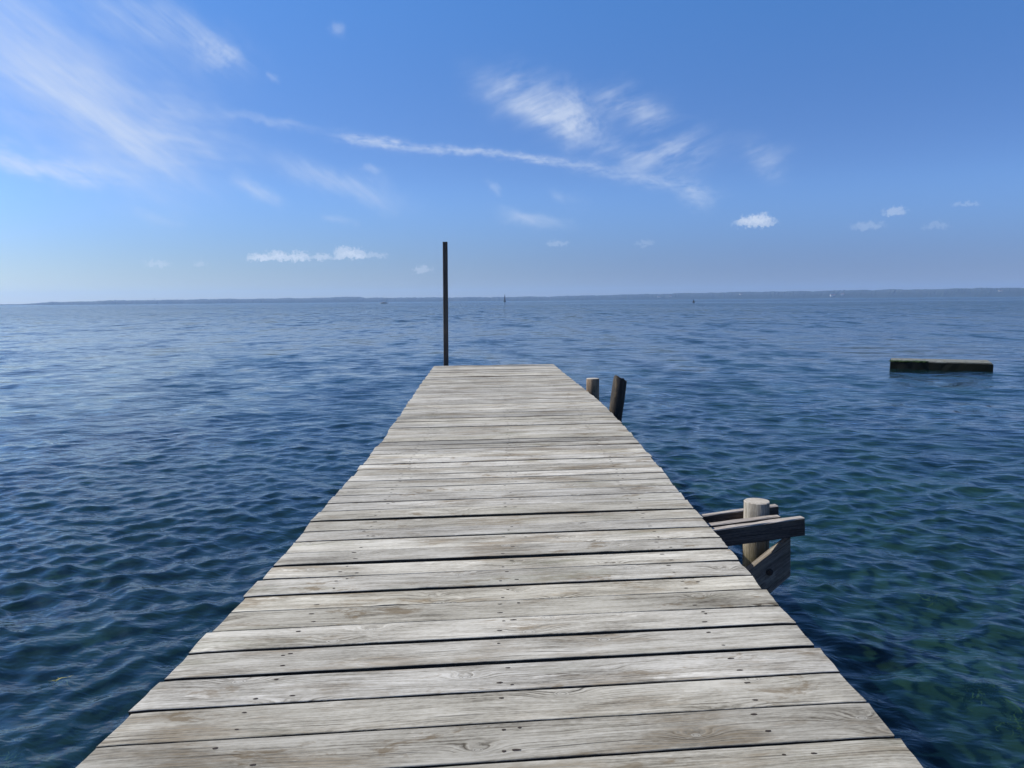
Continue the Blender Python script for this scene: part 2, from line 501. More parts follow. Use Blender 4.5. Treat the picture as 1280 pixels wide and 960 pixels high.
obj('pile', bm, [M_pile, M_top], pier)
# brace: board on edge in the plane just this side of the pile
yb = 4.44
def bp_(x, y): return at_y(x, y, yb)
pts = [bp_(988.5, 671), bp_(988.5, 720), bp_(940, 762), bp_(905, 790), bp_(880, 759), bp_(912, 732), bp_(938, 711)]
bm = bmesh.new()
uv = uvlayer(bm)
fr_ = [bm.verts.new(p) for p in pts]
bk_ = [bm.verts.new(p + Vector((-.008, .045, 0))) for p in pts]
bm.faces.new(fr_); bm.faces.new(list(reversed(bk_)))
for i in range(len(pts)):
    j = (i + 1) % len(pts)
    bm.faces.new((fr_[j], fr_[i], bk_[i], bk_[j]))
bmesh.ops.recalc_face_normals(bm, faces=bm.faces)
bmesh.ops.bevel(bm, geom=list(bm.edges), offset=.003, segments=1, affect='EDGES')
ca, sa = math.cos(R(39)), math.sin(R(39))
for f in bm.faces:
    for lp in f.loops:
        p = lp.vert.co
        lp[uv].uv = (p.x * ca + p.z * sa, -p.x * sa + p.z * ca + p.y)
brace = obj('brace', bm, M_brace, pier)
c = at_y(961.7, 715, yb)
bm = bmesh.new()
for rad_, y0_, y1_ in ((.021, -.004, .012), (.012, -.013, 0)):
    g = bmesh.ops.create_cone(bm, cap_ends=True, segments=6 if rad_ < .015 else 14, radius1=rad_, radius2=rad_, depth=y1_ - y0_)
    bmesh.ops.rotate(bm, verts=g['verts'], cent=(0, 0, 0), matrix=Matrix.Rotation(R(90), 3, 'X'))
    bmesh.ops.translate(bm, verts=g['verts'], vec=(c.x, c.y + (y0_ + y1_) / 2, c.z))
o = obj('bolt', bm, M_bolt, brace)
o.matrix_parent_inverse = Matrix.Identity(4); o.matrix_parent_inverse = brace.matrix_parent_inverse.inverted() if False else Matrix.Identity(4)

# ------------------------------------------------------------------ free standing posts
b, tpt = at_y(557.6, 457, 15.15), at_y(556.4, 302.4, 15.15)
ax = (tpt - b).normalized()
bm = bmesh.new()
beam(bm, b - ax * 2.4, tpt, .088, .088, up=Vector((0, 1, 0)), chamfer=.008, seed=8.1, segs=16, wob=.0012)
p = obj('mooring_pole', bm, M_black)
tag(p, 'tall thin dark square pole standing up beyond the far end of the pier', 'pole')

pt = at_y(741, 473.3, 10.55)
bm = bmesh.new()
log_post(bm, (pt.x, pt.y, -1.8), (pt.x, pt.y, pt.z), .088, .082, seed=13, sides=22, top_mat=1, dome=.004)
p = obj('mooring_post', bm, [M_post, M_top])
tag(p, 'short upright brown round post with flat cut top beside pier edge', 'post')

top_, bot_ = at_y(775.2, 473.8, 8.95), at_y(769.0, 521, 8.9)
ax = (top_ - bot_).normalized()
bm = bmesh.new()
log_post(bm, bot_ - ax * 2.3, top_, .080, .076, seed=21, sides=22, rough=.011, dome=.004,
         notch=lambda th: .022 * math.sin(th + .6) + .012 * math.sin(3 * th) - (.03 if 2.2 < th < 3.0 else 0))
p = obj('mooring_post', bm, [M_dark])
tag(p, 'leaning blackened post with a worn uneven top beside the pier', 'post')

# ------------------------------------------------------------------ swimming raft
raft_c = at_z(1175.5, 462.5, 0.0)
RA = R(-25)
raft = empty('swimming_raft', (raft_c.x - math.sin(RA) * .62, raft_c.y + math.cos(RA) * .62, 0))
raft.rotation_euler = (0, 0, RA)
tag(raft, 'low flat dark floating raft with mossy sides drifting alone on the water', 'raft')
bpy.context.view_layer.update()
def rel(bm, name, mat, parent=raft):
    o = obj(name, bm, mat)
    o.parent = parent
    return o
M_raftside = plain('mossy_raft_side', (.004, .0055, .003), .75, 0, .6, 9)
M_raftmoss = plain('raft_moss', (.022, .04, .014), .9, 0, .5, 14)
M_rafttop = wood_material('raft_boards', (.21, .215, .19), (.13, .135, .115), (.045, .05, .04), knots=False, stain_amt=.5, green_amt=.6)
W2, D2 = 1.25, .62
bm = bmesh.new()
for k in range(9):                                       # boards across the raft
    x0 = -W2 + .02 + k * (2 * W2 - .04) / 9
    x1 = x0 + (2 * W2 - .04) / 9 - .004
    beam(bm, ((x0 + x1) / 2, -D2 + .03, .205 - (.0 if k not in (0, 4) else .006)), ((x0 + x1) / 2, D2 - .03, .205), x1 - x0, .03, seed=30 + k, segs=4, wob=.004)
rel(bm, 'decking', M_rafttop)
bm = bmesh.new(); beam(bm, (-W2, -D2, .085), (W2, -D2, .078), .06, .215, seed=41, segs=16, wob=.009); rel(bm, 'side_board', M_raftside)
bm = bmesh.new(); beam(bm, (-W2, D2, .085), (W2, D2, .078), .06, .215, seed=42, segs=16, wob=.009); rel(bm, 'side_board', M_raftside)
bm = bmesh.new(); beam(bm, (-W2 + .03, -D2 + .04, .082), (-W2 + .03, D2 - .04, .082), .06, .21, seed=43, segs=8, wob=.008); rel(bm, 'side_board', M_raftside)
bm = bmesh.new(); beam(bm, (W2 - .03, -D2 + .04, .077), (W2 - .03, D2 - .04, .077), .06, .21, seed=44, segs=8, wob=.008); rel(bm, 'side_board', M_raftside)
bm = bmesh.new()                                          # moss pads on the corner
for k in range(26):
    x = -W2 + .02 + k * .035; y = -D2 + rng.uniform(-.01, .09)
    g = bmesh.ops.create_icosphere(bm, subdivisions=1, radius=rng.uniform(.06, .10))
    bmesh.ops.scale(bm, verts=g['verts'], vec=(1.2, 1, .33)); bmesh.ops.translate(bm, verts=g['verts'], vec=(x, y, .215))
rel(bm, 'moss', M_raftmoss)
bm = bmesh.new()
for s in (-1, 1):
    g = bmesh.ops.create_cone(bm, cap_ends=True, segments=16, radius1=.15, radius2=.15, depth=2 * W2 - .3)
    bmesh.ops.rotate(bm, verts=g['verts'], cent=(0, 0, 0), matrix=Matrix.Rotation(R(90), 3, 'Y'))
    bmesh.ops.translate(bm, verts=g['verts'], vec=(0, s * .3, -.01))
rel(bm, 'float_drum', M_raftside)

# ------------------------------------------------------------------ water surface
SEA_R = 6300.0
def build_water():
    rs = [0.35]
    while rs[-1] < SEA_R:
        r = rs[-1]
        rs.append(r + min(max(.024, .00042 * r * r), max(.024, r * .06)))
    rs = np.array(rs)
    th = np.concatenate([np.linspace(-40, 40, 860), np.linspace(40, 320, 230)[1:-1]])
    th = np.radians(th)
    nr, na = len(rs), len(th)
    print('water grid', nr, na, nr * na)
    dr = np.gradient(rs)
    dth = np.abs(np.gradient(np.unwrap(th)))
    rr, tt = np.meshgrid(rs, th, indexing='ij')
    sp = np.maximum(np.repeat(dr[:, None], na, 1), rr * dth[None, :]).astype(np.float32)
    X = (rr * np.sin(tt)).astype(np.float32); Y = (rr * np.cos(tt)).astype(np.float32)
    Z = np.zeros_like(X); DX = np.zeros_like(X); DY = np.zeros_like(X)
    near = rr[:, 0] < 160
    n = int(near.sum())
    x, y, s = X[:n], Y[:n], sp[:n]
    z = np.zeros_like(x); ddx = np.zeros_like(x); ddy = np.zeros_like(x); got = np.zeros_like(x); tot = 0.0
    # patchiness of the wind chop
    gust = 1 + .28 * np.sin(x * .23 + y * .11 + 1) * np.sin(y * .17 - x * .07 + 2) + .2 * np.sin(x * .61 - y * .43) * np.sin(y * .52 + x * .2)
    N = 96
    for i in range(N):
        lam = .12 * (3.0 / .12) ** ((i + nrng.rand()) / N)
        if nrng.rand() < .62: ang = R(-104) + nrng.randn() * R(34)
        else: ang = R(-28) + nrng.randn() * R(30)
        k = 2 * math.pi / lam
        slope = .0205 * (1.55 if lam < .5 else .62 if lam < 1.2 else .32)
        a = slope / k * (.7 + .6 * nrng.rand())
        w = np.clip((lam / s - 2.5) / 2.5, 0, 1)
        ph = k * (x * math.cos(ang) + y * math.sin(ang)) + nrng.rand() * 6.283
        sn, cs = np.sin(ph), np.cos(ph)
        aw = a * w * gust
        z += aw * cs
        ddx -= aw * .75 * sn * math.cos(ang); ddy -= aw * .75 * sn * math.sin(ang)
        got += w * slope * slope; tot += slope * slope
    Z[:n] = z; DX[:n] = ddx; DY[:n] = ddy
    lod = np.ones_like(X); lod[:n] = 1 - got / tot
    co = np.stack([X + DX, Y + DY, Z], -1).reshape(-1, 3).astype(np.float32)
    idx = np.arange(nr * na).reshape(nr, na)
    a = idx[:-1, :]; b_ = idx[1:, :]
    a2 = np.roll(a, -1, 1); b2 = np.roll(b_, -1, 1)
    quads = np.stack([a, a2, b2, b_], -1).reshape(-1, 4)[:, ::-1]
    cidx = nr * na
    co = np.vstack([co, [[0, 0, 0]]]).astype(np.float32)
    tris = np.stack([np.full(na, cidx), np.roll(idx[0], -1), idx[0]], -1)[:, ::1]
    me = bpy.data.meshes.new('water')
    nq, nt_ = len(quads), len(tris)
    me.vertices.add(len(co)); me.vertices.foreach_set('co', co.ravel())
    loops = np.concatenate([quads.ravel(), tris.ravel()]).astype(np.int32)
    me.loops.add(len(loops)); me.loops.foreach_set('vertex_index', loops)
    me.polygons.add(nq + nt_)
    starts = np.concatenate([np.arange(nq) * 4, nq * 4 + np.arange(nt_) * 3]).astype(np.int32)
    me.polygons.foreach_set('loop_start', starts)
    me.polygons.foreach_set('use_smooth', np.ones(nq + nt_, dtype=bool))
    me.update(calc_edges=True); me.validate()
    at = me.attributes.new('fine', 'FLOAT', 'POINT')
    at.data.foreach_set('value', np.concatenate([lod.ravel(), [0]]).astype(np.float32))
    if me.polygons[nq // 2].normal.z < 0: me.flip_normals()
    print('normal z', me.polygons[nq // 2].normal.z, 'z rms', z.std())
    o = bpy.data.objects.new('water', me)
    col.objects.link(o)
    return tag(o, kind='structure')

def water_material():
    m, t = new_mat('sea_water')
    out = t.node('ShaderNodeOutputMaterial')
    pos = t.node('ShaderNodeNewGeometry').outputs['Position']
    nor = t.node('ShaderNodeNewGeometry').outputs['Normal']
    fine = t.node('ShaderNodeAttribute', attribute_name='fine').outputs['Fac']
    # wind patches, metres to hundreds of metres
    px, py, pz = t.sep(pos)
    patch = t.noise(t.xyz(t.m('MULTIPLY', px, .012), t.m('MULTIPLY', py, .02)), 1, 4, .6)
    patch2 = t.noise(t.xyz(t.m('MULTIPLY', px, .0016), t.m('MULTIPLY', py, .006)), 1, 3, .6)
    gust = t.m('ADD', t.m('MULTIPLY', t.ss(patch, .3, .7), .5), t.m('MULTIPLY', t.ss(patch2, .35, .65), .5))
    # smoother slick far out
    sl = t.m('ADD', py, t.m('MULTIPLY', t.noise(t.xyz(t.m('MULTIPLY', px, .01)), 1, 3), 60.0))
    slick = t.m('MULTIPLY', t.m('MULTIPLY', t.ss(sl, 430, 450), t.ss(sl, 530, 490)), t.ss(px, -60, 120))
    # far chop as a field of slopes: lengths of about .6 m and 2 m
    rot = t.node('ShaderNodeVectorRotate', rotation_type='Z_AXIS'); t.set(rot.inputs['Vector'], pos); rot.inputs['Angle'].default_value = R(14)
    rp = rot.outputs[0]
    f1 = t.noise(t.v('MULTIPLY', rp, (1.5, 2.4, 0)), 1.0, 3, .62, out='Color')
    f2 = t.noise(t.v('MULTIPLY', pos, (.80, .36, 0)), 1.0, 2, .5, out='Color')
    f3 = t.noise(t.v('MULTIPLY', pos, (.33, .06, 0)), 1.0, 2, .5, out='Color')
    half = (.5, .5, .5)
    far = t.v('ADD', t.v('SCALE', t.v('SUBTRACT', f1, half), .82), t.v('SCALE', t.v('SUBTRACT', f2, half), .62))
    far = t.v('ADD', far, t.v('SCALE', t.v('SUBTRACT', f3, half), .45))
    amp = t.m('MULTIPLY', fine, t.lin(gust, 0, 1, .62, 1.15))
    amp = t.m('MULTIPLY', amp, t.lin(slick, 0, 1, 1, .25))
    amp = t.m('MULTIPLY', amp, t.m('ADD', 1.0, t.m('MULTIPLY', t.ss(t.m('ADD', py, t.m('MULTIPLY', t.m('SUBTRACT', patch, .5), 60.0)), 50, 100), .45)))
    far = t.v('SCALE', far, amp)
    far = t.v('MULTIPLY', far, (1, 1, 0))
    n1 = t.v('NORMALIZE', t.v('ADD', nor, far))
    # small ripples everywhere
    r1 = t.noise(t.v('MULTIPLY', rp, (3.2, 6.0, 3)), 1.0, 3, .55, dist=.25)
    r2 = t.noise(t.v('MULTIPLY', rp, (13, 20, 6)), 1.0, 2, .5, dist=.3)
    hgt = t.m('ADD', t.m('MULTIPLY', r1, 1.0), t.m('MULTIPLY', r2, .10))
    bp = t.node('ShaderNodeBump')
    bp.inputs['Strength'].default_value = 1.0
    t.set(bp.inputs['Distance'], t.lin(gust, 0, 1, .020, .034))
    t.set(bp.inputs['Height'], hgt); t.set(bp.inputs['Normal'], n1)
    n2 = bp.outputs[0]
    fr = t.node('ShaderNodeFresnel'); fr.inputs['IOR'].default_value = 1.333; t.set(fr.inputs['Normal'], n2)
    gl = t.node('ShaderNodeBsdfGlossy'); gl.inputs['Roughness'].default_value = .06; gl.inputs['Color'].default_value = (1, 1, 1, 1)
    t.set(gl.inputs['Normal'], n2)
    # body of the water: blue-green, partly clear so that the bottom shows near the pier
    body = t.noise(t.xyz(t.m('MULTIPLY', px, .16), t.m('MULTIPLY', py, .13)), 1, 3, .55)
    bc = t.mix(t.ss(body, .40, .62), (.004, .018, .026), (.0055, .029, .032))
    df = t.node('ShaderNodeBsdfDiffuse'); t.set(df.inputs['Color'], bc)
    tr = t.node('ShaderNodeBsdfTransparent'); tr.inputs['Color'].default_value = (.40, .66, .58, 1)
    mb = t.node('ShaderNodeMixShader'); mb.inputs[0].default_value = .55
    t.l.new(df.outputs[0], mb.inputs[1]); t.l.new(tr.outputs[0], mb.inputs[2])
    ms = t.node('ShaderNodeMixShader'); t.l.new(fr.outputs[0], ms.inputs[0])
    t.l.new(mb.outputs[0], ms.inputs[1]); t.l.new(gl.outputs[0], ms.inputs[2])
    t.l.new(ms.outputs[0], out.inputs[0])
    return m
water = build_water()
water.data.materials.append(water_material())

# sea bed: sand and eelgrass patches, getting deeper outwards
def build_bed():
    bm = bmesh.new()
    rs = [0, 1.5, 3, 4.5, 6, 8, 10, 13, 17, 22, 30, 45, 70, 120, 300, 1000, 6400]
    na = 48
    rings = []
    for r in rs[1:]:
        z = -1.25 - .02 * r if r < 60 else -3.2
        rings.append([bm.verts.new((r * math.sin(a / na * 2 * math.pi), r * math.cos(a / na * 2 * math.pi), z + rng.uniform(-.08, .08))) for a in range(na)])
    c = bm.verts.new((0, 0, -1.25))
    for a in range(na): bm.faces.new((c, rings[0][a], rings[0][(a + 1) % na]))
    for r0, r1 in zip(rings[:-1], rings[1:]):
        for a in range(na): bm.faces.new((r0[a], r1[a], r1[(a + 1) % na], r0[(a + 1) % na]))
    bmesh.ops.recalc_face_normals(bm, faces=bm.faces)
    m, t = new_mat('sea_bed')
    out = t.node('ShaderNodeOutputMaterial'); bs = t.node('ShaderNodeBsdfPrincipled')
    pos = t.node('ShaderNodeNewGeometry').outputs['Position']
    px = t.sep(pos)[0]
    n = t.noise(pos, .55, 4, .6, dist=.4)
    n2 = t.noise(pos, 5, 4, .65)
    n = t.m('ADD', n, t.m('MULTIPLY', t.ss(px, -1.5, 3.0), .21))
    n = t.m('SUBTRACT', n, .07)
    sand = t.mix(n2, (.11, .12, .075), (.20, .20, .13))
    weed = t.mix(n2, (.008, .012, .008), (.028, .036, .016))
    cc = t.mix(t.ss(t.m('ADD', n, t.m('MULTIPLY', t.m('SUBTRACT', n2, .5), .22)), .42, .76), weed, sand)
    t.set(bs.inputs['Base Color'], cc); bs.inputs['Roughness'].default_value = .95
    t.l.new(bs.outputs[0], out.inputs[0])
    o = obj('seabed', bm, m, smooth=True)
    return tag(o, kind='structure')
build_bed()

# seaweed tufts floating just under the surface
M_weed = plain('yellow_seaweed', (.27, .24, .06), .6, 0, .45, 18)
M_weed2 = plain('olive_seaweed', (.27, .24, .055), .6, 0, .5, 14)
def seaweed(px, py, z, size, n, label, mat, seed):
    c = at_z(px, py, z)
    r = random.Random(seed)
    bm = bmesh.new()
    for k in range(n):
        a = r.uniform(0, 6.283); L = size * r.uniform(.4, 1.1); w = size * r.uniform(.02, .05)
        p = Vector((r.uniform(-.35, .35) * size, r.uniform(-.35, .35) * size, r.uniform(-.05, 0)))
        rows = []
        for s in range(7):
            d = Vector((math.cos(a), math.sin(a), r.uniform(-.35, .25)))
            sd = Vector((-math.sin(a), math.cos(a), r.uniform(-.6, .6))).normalized()
            ww = w * (1 - .75 * s / 6)
            rows.append((bm.verts.new(p - sd * ww), bm.verts.new(p + sd * ww)))
            p = p + d * L / 6; a += r.uniform(-.5, .5)
            p.z = min(p.z, .01)
        for q0, q1 in zip(rows[:-1], rows[1:]): bm.faces.new((q0[0], q0[1], q1[1], q1[0]))
    o = obj('seaweed', bm, mat)
    o.location = c
    return tag(o, label, 'seaweed', 'seaweed tufts in the shallows')
seaweed(75, 848, -.015, .09, 26, 'small yellow seaweed tuft alone in dark water left of the pier', M_weed, 1)
seaweed(8, 949, .006, .08, 34, 'dull yellow seaweed tuft floating in the lower picture corner', M_weed, 2)
seaweed(1226, 854, -.13, .22, 60, 'broad olive seaweed clump under the water right of the pier', M_weed2, 3)
seaweed(1268, 898, -.14, .12, 26, 'small olive seaweed tuft just nearer than the broad clump', M_weed2, 4)
seaweed(1166, 742, -.14, .16, 30, 'faint olive seaweed tuft farther out from the pier than the others', M_weed2, 5)

# ------------------------------------------------------------------ far shore
SHORE = 4300.0
prof_px = [(-260, 381.5), (-120, 381), (25, 380.2), (40, 379), (75, 377.4), (110, 376.6), (150, 375.2), (200, 375.2), (230, 374.4), (290, 373.4), (320, 373.6), (360, 372.5),
           (405, 372.6), (418, 371.1), (448, 371.0), (458, 372.3), (500, 372.0), (560, 371.7), (640, 371.0), (690, 370.6), (720, 369.6), (820, 367.3), (908, 365.3), (940, 364.7),
           (1014, 363.8), (1067, 362.6), (1112, 362.0), (1179, 361.4), (1205, 360.1), (1280, 359.8), (1400, 358), (1560, 357), (1700, 357)]
def build_shore():
    xs = np.arange(-260, 1700, 1.6)
    yy = np.interp(xs, [p[0] for p in prof_px], [p[1] for p in prof_px])
    bm = bmesh.new()
    depth = [0, 14, 30, 60, 160, 420, 800, 1150]
    hf = [0, .30, .52, .68, .88, 1.0, .8, 0]
    rows = []
    for i, (x, y) in enumerate(zip(xs, yy)):
        d = direction(x, y)
        flat = math.hypot(d.x, d.y)
        top = max(0.5, CAM_Z + (SHORE + 420) * d.z / flat)
        row = []
        for dep, h in zip(depth, hf):
            q = (SHORE + dep) / flat
            bump = rng.gauss(0, 1.1) + 1.6 * math.sin(i * .21) * math.sin(i * .057) if 0 < h else 0
            zz = max(-.6 if h == 0 else .4, top * h + bump * min(1, top / 14)) if h else -.8
            row.append(bm.verts.new((d.x * q, d.y * q, zz)))
        rows.append(row)
    for r0, r1 in zip(rows[:-1], rows[1:]):
        for k in range(len(depth) - 1): bm.faces.new((r0[k], r1[k], r1[k + 1], r0[k + 1]))
    bmesh.ops.recalc_face_normals(bm, faces=bm.faces)
    m, t = new_mat('far_coast')
    out = t.node('ShaderNodeOutputMaterial'); bs = t.node('ShaderNodeBsdfPrincipled')
    pos = t.node('ShaderNodeNewGeometry').outputs['Position']
    n = t.noise(t.v('MULTIPLY', pos, (.004, .006, .03)), 1, 5, .6)
    n2 = t.noise(t.v('MULTIPLY', pos, (.02, .02, .05)), 1, 3, .6)
    wood = t.mix(n2, (.010, .018, .020), (.022, .034, .032))
    fld = t.mix(n2, (.035, .045, .036), (.06, .065, .05))
    t.set(bs.inputs['Base Color'], t.mix(t.ss(n, .56, .66), wood, fld))
    bs.inputs['Roughness'].default_value = .95
    t.l.new(bs.outputs[0], out.inputs[0])
    o = obj('far_hills', bm, m)
    return tag(o, kind='structure')
build_shore()

M_white = plain('white_wall', (.38, .38, .37), .7, 0, .06, .4)
M_roof = plain('dark_roof', (.12, .08, .07), .8, 0, .2, .4)
M_grey = plain('grey_concrete', (.30, .30, .30), .8, 0, .15, .4)
def house_mesh(w, d, h, rh):
    bm = bmesh.new()
    v = [bm.verts.new(p) for p in ((-w, -d, 0), (w, -d, 0), (w, d, 0), (-w, d, 0), (-w, -d, h), (w, -d, h), (w, d, h), (-w, d, h), (-w, 0, h + rh), (w, 0, h + rh))]
    for q in ((0, 1, 5, 4), (2, 3, 7, 6)): bm.faces.new([v[i] for i in q])
    bm.faces.new([v[i] for i in (1, 2, 6, 9, 5)]); bm.faces.new([v[i] for i in (3, 0, 4, 8, 7)])
    bmr = bmesh.new()
    o_ = 0.4
    r = [bmr.verts.new(p) for p in ((-w - o_, -d - o_, h - .2), (w + o_, -d - o_, h - .2), (w + o_, 0, h + rh + .15), (-w - o_, 0, h + rh + .15), (-w - o_, d + o_, h - .2), (w + o_, d + o_, h - .2))]
    bmr.faces.new((r[0], r[1], r[2], r[3])); bmr.faces.new((r[3], r[2], r[5], r[4]))
    return bm, bmr
def house(px, dep, zf, w, d, h, rh, rot, label):
    dd = direction(px, 372); flat = math.hypot(dd.x, dd.y); q = (SHORE + dep) / flat
    o = empty('house', (dd.x * q, dd.y * q, zf))
    o.rotation_euler = (0, 0, R(rot))
    tag(o, label, 'house', 'white houses along the far shore')
    bmw, bmr = house_mesh(w, d, h, rh)
    a = obj('wall', bmw, M_white); a.parent = o
    b = obj('roof', bmr, M_roof); b.parent = o
for px, dep, zf, w, d, h, rh, rot, lab in (
        (824, 20, 8, 8, 5, 7, 4, 10, 'tiny white house by the far shore, nearest to the dark buoy'),
        (838, 30, 12, 6, 5, 6, 4, -15, 'tiny white house a little inland of the shore house near the buoy'),
        (1041, 16, 8, 13, 6, 7, 5, 5, 'long white house low on the far shore below the wooded ridge'),
        (1053, 24, 12, 8, 6, 8, 5, -20, 'short white house next to the long white one on the far shore'),
        (926, 34, 17, 7, 5, 8, 4, 20, 'lone white house on the far shore at the start of the high ridge'),
        (1250, 40, 20, 8, 6, 7, 4, 0, 'white house on the far shore beyond the raft')):
    house(px, dep, zf, w, d, h, rh, rot, lab)
# works buildings with chimneys on the low land at the other end
def works(px, parts, label):
    dd = direction(px, 375); flat = math.hypot(dd.x, dd.y); q = (SHORE + 300) / flat
    o = empty('factory', (dd.x * q, dd.y * q, 8)); tag(o, label, 'factory', 'factories on the low far shore')
    for kind, x, w, h in parts:
        bm = bmesh.new()
        if kind == 'chimney':
            bmesh.ops.create_cone(bm, cap_ends=True, segments=12, radius1=w, radius2=w * .7, depth=h)
        else:
            bmesh.ops.create_cube(bm, size=1); bmesh.ops.scale(bm, verts=bm.verts, vec=(w * 2, w * 1.4, h))
            bmesh.ops.bevel(bm, geom=list(bm.edges), offset=.4, segments=1, affect='EDGES')
        bmesh.ops.translate(bm, verts=bm.verts, vec=(x, 0, h / 2))
        a = obj(kind, bm, M_grey); a.parent = o
works(177, (('hall', 0, 12, 11), ('hall', 22, 7, 8)), 'grey factory halls on low land at the far shore, without a chimney')
works(193, (('hall', -14, 8, 10), ('chimney', 2, 2.2, 22)), 'grey factory with one short chimney on the low far shore')
works(220, (('hall', 0, 7, 12), ('hall', 20, 10, 8), ('chimney', 9, 2.0, 19)), 'grey factory with chimney between two halls on the low far shore')

# ------------------------------------------------------------------ marks and boats on the water
p = at_y(631, 377.2, 1300); p.z = 0
bc = empty('beacon', p); tag(bc, 'thin dark sea mark tower standing alone on the horizon beside the pole', 'beacon')
M_bcn = plain('beacon_paint', (.03, .03, .035), .6)
bm = bmesh.new(); bmesh.ops.create_cone(bm, cap_ends=True, segments=14, radius1=1.9, radius2=1.5, depth=3); bmesh.ops.translate(bm, verts=bm.verts, vec=(0, 0, 1.2)); obj('base', bm, M_bcn).parent = bc
bm = bmesh.new(); bmesh.ops.create_cone(bm, cap_ends=True, segments=14, radius1=1.15, radius2=.7, depth=6.5); bmesh.ops.translate(bm, verts=bm.verts, vec=(0, 0, 5.9)); obj('tower', bm, M_bcn).parent = bc
bm = bmesh.new()
for z in (9.8, 11.4):
    g = bmesh.ops.create_cone(bm, cap_ends=True, segments=12, radius1=.8, radius2=.08, depth=1.4); bmesh.ops.translate(bm, verts=g['verts'], vec=(0, 0, z))
obj('topmark', bm, M_bcn).parent = bc

p = at_y(479.5, 378, 950); p.z = 0
sb = empty('sailboat', p); tag(sb, 'tiny white sailboat with bare mast under way near the horizon', 'sailboat')
sb.rotation_euler = (0, 0, R(25))
bm = bmesh.new()
st = [(-4.2, .9, .9), (-2, 1.3, .95), (1, 1.35, 1.0), (3, .8, 1.15), (4.6, .05, 1.3)]
rows = [[bm.verts.new((x, -b, z)), bm.verts.new((x, -b * .6, -.1)), bm.verts.new((x, 0, -.4)), bm.verts.new((x, b * .6, -.1)), bm.verts.new((x, b, z))] for x, b, z in st]
for r0, r1 in zip(rows[:-1], rows[1:]):
    for k in range(4): bm.faces.new((r0[k], r0[k + 1], r1[k + 1], r1[k]))
    bm.faces.new((r0[4], r0[0], r1[0], r1[4]))
bm.faces.new(rows[0])
bmesh.ops.recalc_face_normals(bm, faces=bm.faces)
obj('hull', bm, M_white).parent = sb
bm = bmesh.new(); beam(bm, (-1.6, 0, 1.2), (1.6, 0, 1.25), 1.5, .7, chamfer=.15, segs=4); obj('cabin', bm, M_white).parent = sb
bm = bmesh.new(); bmesh.ops.create_cone(bm, cap_ends=True, segments=8, radius1=.11, radius2=.07, depth=9.5); bmesh.ops.translate(bm, verts=bm.verts, vec=(.8, 0, 6.0)); obj('mast', bm, M_grey).parent = sb

p = at_z(867, 378.1, 0.0)
by = empty('buoy', p); tag(by, 'small dark buoy floating far out in front of the far shore', 'buoy')
bm = bmesh.new(); bmesh.ops.create_cone(bm, cap_ends=True, segments=14, radius1=.75, radius2=.6, depth=.9); bmesh.ops.translate(bm, verts=bm.verts, vec=(0, 0, .25)); obj('float_drum', bm, M_bcn).parent = by
bm = bmesh.new(); bmesh.ops.create_cone(bm, cap_ends=True, segments=10, radius1=.34, radius2=.12, depth=1.2); bmesh.ops.translate(bm, verts=bm.verts, vec=(0, 0, 1.25)); obj('mast', bm, M_bcn).parent = by

# ------------------------------------------------------------------ air
HAZE = 0.0001
def build_haze():
    bm = bmesh.new()
    bmesh.ops.create_cube(bm, size=1)
    bmesh.ops.scale(bm, verts=bm.verts, vec=(13600, 13600, 104.5))
    bmesh.ops.translate(bm, verts=bm.verts, vec=(0, 0, -4.5 + 52.25))
    m, t = new_mat('sea_haze')
    out = t.node('ShaderNodeOutputMaterial')
    v = t.node('ShaderNodeVolumePrincipled')
    v.inputs['Color'].default_value = (.40, .64, 1.0, 1)
    v.inputs['Density'].default_value = HAZE
    v.inputs['Anisotropy'].default_value = .2
    t.l.new(v.outputs[0], out.inputs['Volume'])
    o = obj('haze', bm, m)
    return tag(o, kind='stuff')
build_haze()

# ------------------------------------------------------------------ light, sky and clouds
SUN_AZ, SUN_EL = R(-76), R(43)          # bearing from +Y towards +X
sun_dir = Vector((math.sin(SUN_AZ) * math.cos(SUN_EL), math.cos(SUN_AZ) * math.cos(SUN_EL), math.sin(SUN_EL)))
sl = bpy.data.lights.new('sun', 'SUN'); sl.energy = 5.0; sl.angle = R(.53); sl.color = (1.0, .95, .85)
so = bpy.data.objects.new('sun', sl); col.objects.link(so)
so.rotation_euler = sun_dir.to_track_quat('Z', 'Y').to_euler()

